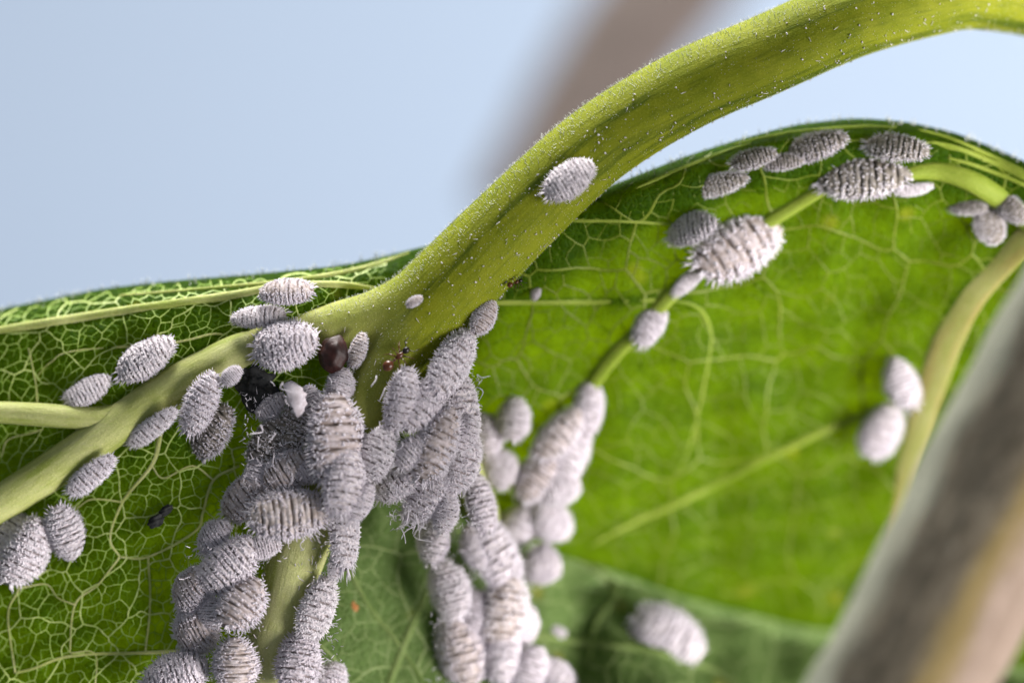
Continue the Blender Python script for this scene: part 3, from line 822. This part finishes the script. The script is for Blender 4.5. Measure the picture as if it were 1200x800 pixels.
GL = 'mealybugs along the left vein'; GM = 'mealybugs crowded along the midrib'; GR = 'mealybugs in the long pile on the right vein'
GB = 'blurred mealybugs on the bright lobe'; GT = 'mealybugs under the upper leaf edge'
BUGS = [
 # along the left vein
 (172, 420, 82, 46, 28, L_(172, 420, .1), -.35, .35, 1, 'grey ribbed mealybug with tail threads above the thick left vein, behind a smaller one', GL),
 (104, 457, 66, 34, 26, L_(104, 457, .1), -.3, .4, 1, 'small grey ribbed mealybug touching the fork of the left vein', GL),
 (108, 556, 78, 30, 42, L_(108, 556, .5), -.1, -.3, 0, 'slim white mealybug lying slantwise along the lower side of the left vein', GL),
 (78, 626, 74, 46, -70, L_(78, 626, .1), .1, -.15, 6, 'white mealybug with short tail threads, right of the pair at the left picture edge', GL),
 (30, 645, 92, 58, 62, L_(30, 645, .3), .15, -.1, 0, 'plump white mealybug at the left picture edge below the left vein', GL),
 (8, 628, 72, 44, 58, L_(8, 628, .0), -.1, .1, 3, 'white mealybug cut by the left picture edge, half behind a plump one', GL),
 (180, 500, 84, 26, 43, L_(180, 500, .5), -.2, -.5, 0, 'thin grey mealybug tucked under the left vein, beside a larger upright one', GL),
 (236, 472, 84, 42, 63, L_(236, 472, .9), -.25, 0, 0, 'upright grey white mealybug below the left vein near the black hollow', GL),
 (272, 440, 30, 22, 40, L_(272, 440, .9), -.2, .2, 6, 'tiny white mealybug nymph between the left vein and the black hollow', GL),
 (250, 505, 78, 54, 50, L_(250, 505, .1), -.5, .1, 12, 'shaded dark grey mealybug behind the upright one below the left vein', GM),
 (318, 476, 46, 30, 20, .5, -.4, .2, 3, 'small grey nymph at the lower rim of the black hollow', GM),
 (366, 470, 44, 28, 100, -.3, -.2, .2, 6, 'small white nymph touching the curled shed skin', GM),
 (372, 548, 48, 32, 20, -.5, -.1, .1, 0, 'small white nymph squeezed between the large brownish and the wide brown ribbed mealybug', GM),
 (300, 556, 52, 34, 75, .5, -.6, .2, 3, 'small shaded nymph at the left rim of the upper midrib crowd', GM),
 (310, 640, 48, 30, 10, -.1, -.1, .0, 6, 'small fluffy nymph under the wide brown ribbed mealybug', GM),
 (252, 628, 56, 38, 35, .5, -.6, .2, 3, 'small shaded nymph at the outer left above the lower midrib crowd', GM),
 (246, 718, 50, 34, 70, .2, -.4, .0, 0, 'small white nymph between two larger bugs left of the bare midrib stretch', GM),
 (424, 588, 54, 28, 52, -.8, .5, -.1, 6, 'small white nymph where the midrib crowd meets the right pile', GM),
 (396, 656, 50, 24, 80, .1, .7, -.1, 0, 'slim white nymph at the lower tip of the narrow curved mealybug', GM),
 (484, 528, 58, 32, 50, -.6, .0, .0, 6, 'small white nymph on top of the right pile, left of the pinkish one', GR),
 (546, 508, 54, 32, 66, .0, .5, .0, 8 - 5, 'small white nymph on the right flank of the right pile', GR),
 (522, 598, 56, 32, 84, 1.0, .2, -.1, 0, 'small white nymph in the neck of the right pile', GR),
 (556, 640, 60, 34, 110, 3.6, .0, .0, 6, 'small white nymph below the slim mealybug on the right vein', GR),
 (556, 716, 58, 34, 85, 4.2, .0, .0, 3, 'small white nymph between the two columns of the lower pile', GR),
 (614, 734, 56, 36, 70, 5.0, .4, .0, 0, 'small white nymph on the right flank of the lower pile', GR),
 # at the leaf base
 (335, 343, 74, 40, 178, .3, -.1, .75, 2, 'domed mealybug sitting highest at the leaf base, against the rolled upper edge', GM),
 (302, 372, 72, 30, 170, .45, -.2, .55, 1, 'flat bluish grey mealybug wedged under the domed topmost one', GM),
 (336, 404, 88, 60, 3, -.1, -.2, .15, 1, 'large white strongly ribbed mealybug left of the dark brown insect', GM),
 (420, 410, 44, 24, 74, -.25, -.3, .1, 2, 'small grey mealybug pressed against the right side of the dark brown insect', GM),
 (486, 353, 22, 13, 28, -.95, -.1, .2, 2, 'tiny grey nymph alone on the stalk base above the ant', None),
 (668, 211, 70, 44, 33, -1.0, -.25, .3, 1, 'lone grey white mealybug clinging to the middle of the arched stalk', None),
 # midrib cluster, upper
 (398, 452, 52, 34, 60, -.2, .0, .2, 3, 'small white mealybug just below the dark brown insect', GM),
 (392, 512, 112, 76, 82, -.6, .25, .0, 2, 'large brownish mealybug with white flank at the top of the midrib crowd', GM),
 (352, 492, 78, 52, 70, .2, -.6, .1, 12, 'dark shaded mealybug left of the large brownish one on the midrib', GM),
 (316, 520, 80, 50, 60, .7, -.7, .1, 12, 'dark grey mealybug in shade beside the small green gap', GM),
 (338, 552, 84, 50, 40, .1, -.5, .1, 5, 'shaded mealybug directly above the wide brown ribbed one', GM),
 (402, 562, 92, 54, 68, -1.0, .4, -.1, 0, 'bright white mealybug crossing the midrib below the large brownish one', GM),
 (342, 602, 104, 62, 5, -.6, .0, .1, 5, 'wide brown ribbed mealybug lying across the midrib', GM),
 (288, 582, 76, 52, 30, .7, -.6, .1, 2, 'blurred shaded mealybug left of the wide brown ribbed one', GM),
 (404, 622, 104, 42, 68, .0, .75, -.1, 3, 'narrow curved white mealybug hanging on the right side of the midrib', GM),
 # midrib cluster, lower left
 (268, 662, 96, 58, 24, .0, -.3, .2, 0, 'grey white ribbed mealybug nearest the upper end of the bare midrib stretch', GM),
 (228, 690, 70, 56, 20, .6, -.7, .1, 2, 'shaded grey mealybug on the outer left of the midrib crowd', GM),
 (284, 706, 80, 58, 60, -.3, .1, .1, 5, 'mealybug with dark ribs on the left side of the bare midrib stretch', GM),
 (232, 738, 70, 60, 40, .7, -.6, .0, 2, 'shaded grey mealybug above the bottom left corner of the crowd', GM),
 (276, 776, 74, 56, 80, -.2, .1, .0, 5, 'brown ribbed mealybug at the bottom edge left of the midrib', GM),
 (208, 792, 90, 60, 15, .5, -.4, .3, 1, 'grey mealybug cut by the bottom edge, furthest left of the midrib crowd', GM),
 # midrib cluster, lower right
 (372, 712, 92, 46, 74, .2, .6, .0, 0, 'fluffy white mealybug on the right side of the midrib, left of the orange spot', GM),
 (350, 774, 88, 56, 62, .2, .4, .0, 6, 'fluffy white mealybug at the bottom edge right of the midrib', GM),
 (386, 800, 60, 46, 60, 1.6, .4, .0, 3, 'blurred pale mealybug cut by the bottom edge, right of the fluffy one', GM),
 # right pile, upper
 (472, 468, 86, 44, 62, -.6, -.25, .0, 1, 'narrow white mealybug just below the ant, left flank of the right pile', GR),
 (441, 532, 84, 48, 60, -.5, -.15, .0, 0, 'white mealybug leaning from the midrib towards the right pile', GR),
 (530, 424, 96, 48, 52, -.2, .35, .1, 0, 'white mealybug on the top of the right pile under the stalk', GR),
 (567, 371, 50, 30, 66, .3, .5, .1, 5, 'small brownish mealybug at the very tip of the right pile', GR),
 (500, 470, 92, 44, 66, -.5, .1, .0, 3, 'white mealybug between the ant and the top of the right pile', GR),
 (540, 480, 100, 52, 76, .4, .6, .0, 6, 'white mealybug on the right flank of the right pile beside green blade', GR),
 (512, 520, 104, 52, 66, -.4, .2, .0, 2, 'pinkish white mealybug in the middle of the right pile', GR),
 (466, 560, 92, 46, 38, .6, -.2, -.3, 3, 'mealybug with shaded belly overhanging the lower green blade', GR),
 (500, 578, 90, 44, 62, .8, .0, -.2, 6, 'shaggy mealybug with long hanging threads at the lower edge of the right pile', GR),
 (542, 542, 84, 48, 80, .9, .5, .0, 0, 'white mealybug at the right bulge of the pile, left of the blurred cluster', GR),
 (562, 588, 88, 40, 100, 2.2, .4, .0, 0, 'slim white mealybug curving down the right vein', GR),
 # right pile, lower, slipping out of focus
 (508, 630, 66, 42, 80, 2.6, -.3, .0, 1, 'grey mealybug below the hanging threads, left edge of the pile', GR),
 (526, 690, 86, 50, 118, 3.6, -.1, .0, 3, 'soft white mealybug midway down the left edge of the lower pile', GR),
 (540, 762, 104, 60, 98, 4.4, -.1, .0, 5, 'brownish white mealybug at the bottom edge, left of the lower pile', GR),
 (582, 650, 104, 54, 128, 4.0, .3, .0, 6, 'soft white mealybug across the middle of the lower pile', GR),
 (590, 712, 92, 62, 96, 4.4, .2, .0, 2, 'pinkish mealybug in the centre of the lower pile', GR),
 (588, 762, 86, 48, 82, 4.6, .3, .0, 0, 'white mealybug with drooping end in the lower pile', GR),
 (622, 782, 64, 42, 60, D_(622, 782, .8), .3, .0, 6, 'shaggy mealybug at the bottom edge right of the lower pile', GR),
 (652, 790, 54, 38, 120, D_(652, 790, .7), .3, .0, 4, 'small white mealybug at the bottom edge, last one on the right of the pile', GR),
 # blurred cluster on the bright lobe
 (602, 490, 62, 42, 95, R_(602, 490, .3), .0, .1, 1, 'single upright oval mealybug at the top left of the blurred cluster', GB),
 (570, 506, 66, 40, 110, R_(570, 506, .5), .2, .1, 0, 'blurred mealybug between the sharp right pile and the upright oval one', GB),
 (584, 548, 58, 46, 120, R_(584, 548, .7), .2, .0, 3, 'blurred mealybug below the upright oval one', GB),
 (690, 474, 88, 38, 74, R_(690, 474, .5), .3, .0, 0, 'blurred mealybug at the upper right tip of the blurred cluster', GB),
 (656, 508, 92, 44, 62, R_(656, 508, .8), .1, .1, 2, 'blurred brownish mealybug in the upper middle of the blurred cluster', GB),
 (670, 530, 84, 46, 56, R_(670, 530, 1.0), .3, .0, 6, 'blurred mealybug on the right flank below the cluster tip', GB),
 (632, 556, 90, 48, 58, R_(632, 556, .8), .0, .0, 5, 'blurred brownish mealybug in the heart of the blurred cluster', GB),
 (656, 572, 62, 46, 20, R_(656, 572, 1.2), .3, -.1, 3, 'blurred mealybug sticking out to the right of the blurred cluster', GB),
 (646, 610, 70, 48, -30, R_(646, 610, 1.0), .3, -.1, 0, 'blurred mealybug at the lower right of the blurred cluster', GB),
 (612, 612, 70, 44, 60, R_(612, 612, 1.2), .0, .0, 6, 'blurred mealybug at the lower left of the blurred cluster', GB),
 (636, 662, 56, 48, -20, 6.0, .2, .0, 3, 'round blurred mealybug at the foot of the blurred cluster', GB),
 # scattered on the bright lobe
 (762, 381, 54, 36, 52, R_(762, 381, .3), .2, .0, 6, 'lone small white mealybug on the diagonal vein of the bright lobe', GB),
 (868, 286, 128, 72, 32, R_(868, 286, .3), .25, .1, 2, 'large fluffy white mealybug on the diagonal vein below the upper leaf edge', GT),
 (812, 268, 66, 42, 5, R_(812, 268, .5), -.5, .3, 4, 'grey mealybug with blunt tail threads at the left end of the large fluffy one', GT),
 (806, 331, 42, 20, 38, R_(806, 331, .2), .2, -.2, 6, 'thin wax covered nymph below the large fluffy mealybug', GT),
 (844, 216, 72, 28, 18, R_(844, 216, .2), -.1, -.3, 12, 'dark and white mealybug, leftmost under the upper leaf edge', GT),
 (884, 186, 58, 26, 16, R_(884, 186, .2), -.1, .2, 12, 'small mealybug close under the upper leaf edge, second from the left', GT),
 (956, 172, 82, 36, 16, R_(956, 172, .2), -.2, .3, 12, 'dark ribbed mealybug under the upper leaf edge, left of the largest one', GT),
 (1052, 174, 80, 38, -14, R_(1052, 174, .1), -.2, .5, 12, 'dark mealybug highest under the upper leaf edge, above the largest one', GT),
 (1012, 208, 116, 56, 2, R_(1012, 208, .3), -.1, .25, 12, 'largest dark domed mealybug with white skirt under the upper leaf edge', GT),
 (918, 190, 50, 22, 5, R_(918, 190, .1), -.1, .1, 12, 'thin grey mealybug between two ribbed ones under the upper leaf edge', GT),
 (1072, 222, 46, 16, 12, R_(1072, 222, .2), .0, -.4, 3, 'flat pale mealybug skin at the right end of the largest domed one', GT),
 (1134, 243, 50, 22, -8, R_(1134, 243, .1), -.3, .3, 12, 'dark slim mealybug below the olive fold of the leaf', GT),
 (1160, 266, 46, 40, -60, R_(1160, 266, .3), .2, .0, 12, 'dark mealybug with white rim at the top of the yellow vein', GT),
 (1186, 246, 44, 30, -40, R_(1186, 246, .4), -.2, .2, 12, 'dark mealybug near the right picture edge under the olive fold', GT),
 (1056, 448, 66, 42, 112, R_(1056, 448, .6), .15, .0, 4, 'upper one of two blurred mealybugs beside the yellow vein', GB),
 (1033, 505, 70, 50, 62, R_(1033, 505, .6), .15, .0, 0, 'lower one of two blurred mealybugs beside the yellow vein', GB),
 (784, 744, 94, 64, -32, D_(784, 744, .3), .1, .1, 0, 'lone plump oval mealybug on the dark lower blade', GB),
 (652, 740, 26, 16, -10, D_(652, 740, .1), .0, .1, 6, 'faint tiny pale nymph on the dark lower blade beside the pile', GB),
 (628, 344, 16, 12, 60, R_(628, 344, .2), .0, .1, 6, 'minute white nymph on the bright lobe right of the second ant', None),
]
for b in BUGS: mealybug(*b)

# ------------------------------------------------------------------ ants, brown insect, mould with painted shade, debris
def lathe(V, F, prof, sides=12):
    b0 = len(V)
    for x, r_, z in prof:
        for j in range(sides):
            a_ = 2 * math.pi * j / sides
            V.append(Vector((x, r_ * math.cos(a_), z + r_ * 0.9 * math.sin(a_))))
    for i in range(len(prof) - 1):
        for j in range(sides):
            F.append((b0 + i * sides + j, b0 + (i + 1) * sides + j, b0 + (i + 1) * sides + (j + 1) % sides, b0 + i * sides + (j + 1) % sides))

def ant(px, py, L, ang, d, label, nx=0, nz=0.2, lens=1.0):
    root = empty('ant', P(px, py, d))
    n = Vector((nx, -1, nz)).normalized()
    a_ = Vector((math.cos(math.radians(ang)), 0, math.sin(math.radians(ang)))); a_ = (a_ - n * a_.dot(n)).normalized()
    root.rotation_euler = Matrix((a_, n.cross(a_), n)).transposed().to_euler()
    k = L * MMPX; root.scale = (k, k, k)
    tag(root, label, 'ant')
    ell = lambda c, ln, r, n_=7: [(c - ln + 2 * ln * i / (n_ - 1), max(r * math.sqrt(max(1 - (2 * i / (n_ - 1) - 1) ** 2, 0)), 0.018), 0.17) for i in range(n_)]
    V, F = [], []
    prof = ell(-0.33, 0.18, 0.155) + [(-0.125, 0.03, 0.16)] + ell(-0.075, 0.035, 0.05, 5) + [(-0.03, 0.028, 0.16)] + ell(0.11, 0.14, 0.085)
    lathe(V, F, prof)
    for sd in (-1, 1):
        for q, (x0, dx) in enumerate(((0.02, -0.20), (0.10, 0.02), (0.17, 0.22))):
            p0 = Vector((x0, sd * 0.05, 0.14)); p1 = Vector((x0 + dx * 0.5, sd * 0.22, 0.24)); p2 = Vector((x0 + dx * 1.1, sd * 0.36, 0.0))
            v, f, _ = sweep(np.array([p0, (p0 + p1) / 2 + Vector((0, 0, .02)), p1, (p1 + p2) / 2, p2]), np.array([.022, .022, .018, .014, .009]), 6)
            o0 = len(V); V += [Vector(t) for t in v]; F += [tuple(i + o0 for i in t) for t in f]
    body = obj('body', V, F, M_ant, root)
    V, F = [], []
    lathe(V, F, ell(0.36, 0.12, 0.10))
    for sd in (-1, 1):
        p0 = Vector((0.42, sd * 0.05, 0.2)); p1 = Vector((0.5, sd * 0.2, 0.26)); p2 = Vector((0.68, sd * 0.24, 0.2))
        v, f, _ = sweep(np.array([p0, (p0 + p1) / 2, p1, (p1 + p2) / 2, p2]), np.array([.012, .012, .012, .014, .012]), 6)
        o0 = len(V); V += [Vector(t) for t in v]; F += [tuple(i + o0 for i in t) for t in f]
    obj('head', V, F, M_antdark, root)
    return root
ant(465, 421, 40, 42, -.55, 'small brown ant with black head walking on the stalk base above the right pile')
ant(602, 332, 22, 22, .2, 'smaller brown ant at the edge of the stalk beside the bright lobe', 0.5)

def blob(name, px, py, d, rx, ry, rz, ang, mat, seed, rough, label, cat, sub=4):
    bm = bmesh.new(); bmesh.ops.create_icosphere(bm, subdivisions=sub, radius=1)
    r = np.random.default_rng(seed); ph = r.uniform(0, 6.28, 12); fr = r.uniform(1.5, 5, 12)
    for v in bm.verts:
        c = v.co.copy()
        k = 1 + rough * (math.sin(c.x * fr[0] * 2 + ph[0]) * math.sin(c.y * fr[1] * 2 + ph[1]) + math.sin(c.z * fr[2] * 2 + ph[2] + c.x * 3) * 0.6 + 0.35 * math.sin(c.x * 9 + ph[3]) * math.sin(c.z * 11 + ph[4]) * math.sin(c.y * 10))
        v.co = Vector((c.x * rx * k, c.y * rz * k, c.z * ry * k)) * MMPX
    me = bpy.data.meshes.new(name); bm.to_mesh(me); bm.free()
    me.polygons.foreach_set('use_smooth', [True] * len(me.polygons)); me.materials.append(mat)
    o = bpy.data.objects.new(name, me); COL.objects.link(o)
    o.location = P(px, py, d); o.rotation_euler = (0, -math.radians(ang), 0)
    if label: tag(o, label, cat)
    return o
blob('brown_insect', 391, 415, -.35, 17, 22, 16, -12, M_brownbug, 3, 0.06, 'dark reddish brown rounded insect wedged among mealybugs at the leaf base', 'insect')
o = blob('mould_and_shade', 306, 452, .80, 26, 32, 14, 10, M_black, 5, 0.14, 'black mould and painted shade filling the hollow under the large ribbed mealybug', 'mould', 5)  # black lump stands for the hollow's shade as well as mould
V, F = [], []
for k in range(110):
    a_ = random.uniform(0, 6.28); rr = math.sqrt(random.random())
    c = Vector((math.cos(a_) * rr * 26, -14 * math.sqrt(max(1 - rr * rr, 0)) - 0.6, math.sin(a_) * rr * 32)) * MMPX
    dr = Vector((random.gauss(0, 1), random.gauss(-.6, .8), random.gauss(0, 1))).normalized() * random.uniform(.05, .13)
    cone(V, F, c, c + dr, random.uniform(.02, .05))
g_ = obj('hollow_grains', V, F, M_black, o); g_['kind'] = 'stuff'
o = blob('black_debris', 183, 610, L_(183, 610, .12), 10, 7, 6, 35, M_black, 8, 0.16, 'tiny black elongated speck lying on the net veined left blade', 'debris')
s2 = blob('fragment', 194, 598, L_(194, 598, .12), 9, 5, 5, 35, M_black, 9, 0.16, None, None)
s2.parent = o; s2.matrix_parent_inverse = (Matrix.Translation(o.location) @ o.rotation_euler.to_matrix().to_4x4()).inverted()

# curled white shed skin above the midrib crowd
V, F = [], []
nn, mm = 12, 7
for i in range(nn):
    t = i / (nn - 1)
    c = P(336 + 17 * t + 5 * math.sin(t * 3.5), 449 + 38 * t, -0.75 - 0.35 * math.sin(t * 3.1))
    wv = 10 * math.sin(math.pi * (0.15 + 0.75 * t)) * MMPX
    for j in range(mm):
        a_ = -1.15 + 2.3 * j / (mm - 1)
        edge = 1 + (random.uniform(-.35, .35) if j in (0, mm - 1) else random.uniform(-.08, .08))
        V.append(c + Vector((math.sin(a_) * wv * edge, -math.cos(a_) * wv * .7 + random.uniform(-.02, .02), 0.5 * math.sin(a_) * wv + random.uniform(-.02, .02))))
for i in range(nn - 1):
    for j in range(mm - 1): F.append((i * mm + j, i * mm + j + 1, (i + 1) * mm + j + 1, (i + 1) * mm + j))
o = obj('shed_skin', V, F, M_waxbody); so = o.modifiers.new('thickness', 'SOLIDIFY'); so.thickness = 0.05
tag(o, 'curled white shed skin hanging between the ribbed mealybug and the midrib crowd', 'shed skin')

# loose wax wool between the crowded insects
V, F = [], []
def wool(n, x0, x1, y0, y1, d0, d1, seed):
    r = np.random.default_rng(seed)
    for _ in range(n):
        x, y, d = r.uniform(x0, x1), r.uniform(y0, y1), r.uniform(d0, d1)
        c = P(x, y, d); dr = Vector(r.normal(0, 1, 3)).normalized() * r.uniform(.10, .32)
        cone(V, F, c, c + dr, r.uniform(.012, .026), Vector(r.normal(0, .06, 3)))
wool(900, 285, 415, 460, 615, -.6, 1.0, 1)
wool(300, 285, 420, 540, 660, -.9, .3, 5)
wool(500, 215, 312, 640, 800, -.4, .9, 2)
wool(200, 345, 400, 650, 800, -.4, .9, 6)
wool(900, 455, 562, 440, 620, -.6, 1.4, 3)
wool(600, 505, 625, 610, 800, 2.6, 6.0, 4)
def threads(n, x0, x1, y0, y1, d0, d1, ang, lo, hi, seed):
    r = np.random.default_rng(seed)
    for _ in range(n):
        c = np.array(P(r.uniform(x0, x1), r.uniform(y0, y1), r.uniform(d0, d1)))
        a_ = math.radians(ang + r.normal(0, 28)); ln = r.uniform(lo, hi)
        dv = np.array([math.cos(a_), r.normal(0, .25), math.sin(a_)]); sd = np.array([-dv[2], r.normal(0, .5), dv[0]]) * r.normal(0, .22)
        ts = np.linspace(0, 1, 7)[:, None]
        pts = c + dv * ln * ts + sd * ln * np.sin(ts * math.pi * r.uniform(.8, 1.6))
        v, f, _ = sweep(pts, np.linspace(.026, .012, 7) * r.uniform(.8, 1.2), 5)
        o0 = len(V); V.extend(Vector(t) for t in v); F.extend(tuple(i + o0 for i in t) for t in f)
threads(40, 378, 428, 555, 610, -1.7, -.9, -75, .4, .9, 21)
threads(26, 462, 505, 590, 618, .3, 1.3, -95, .35, .8, 22)
threads(30, 320, 372, 600, 632, -1.0, -.3, -85, .25, .55, 23)
threads(40, 440, 560, 430, 580, -1.6, -.4, -70, .25, .6, 26)
threads(30, 300, 420, 440, 560, -1.6, -.4, -70, .25, .6, 27)
o = obj('wax_wool', V, F, M_wax)
tag(o, 'loose white wax threads packed between the crowded mealybugs', 'wax wool', kind='stuff')
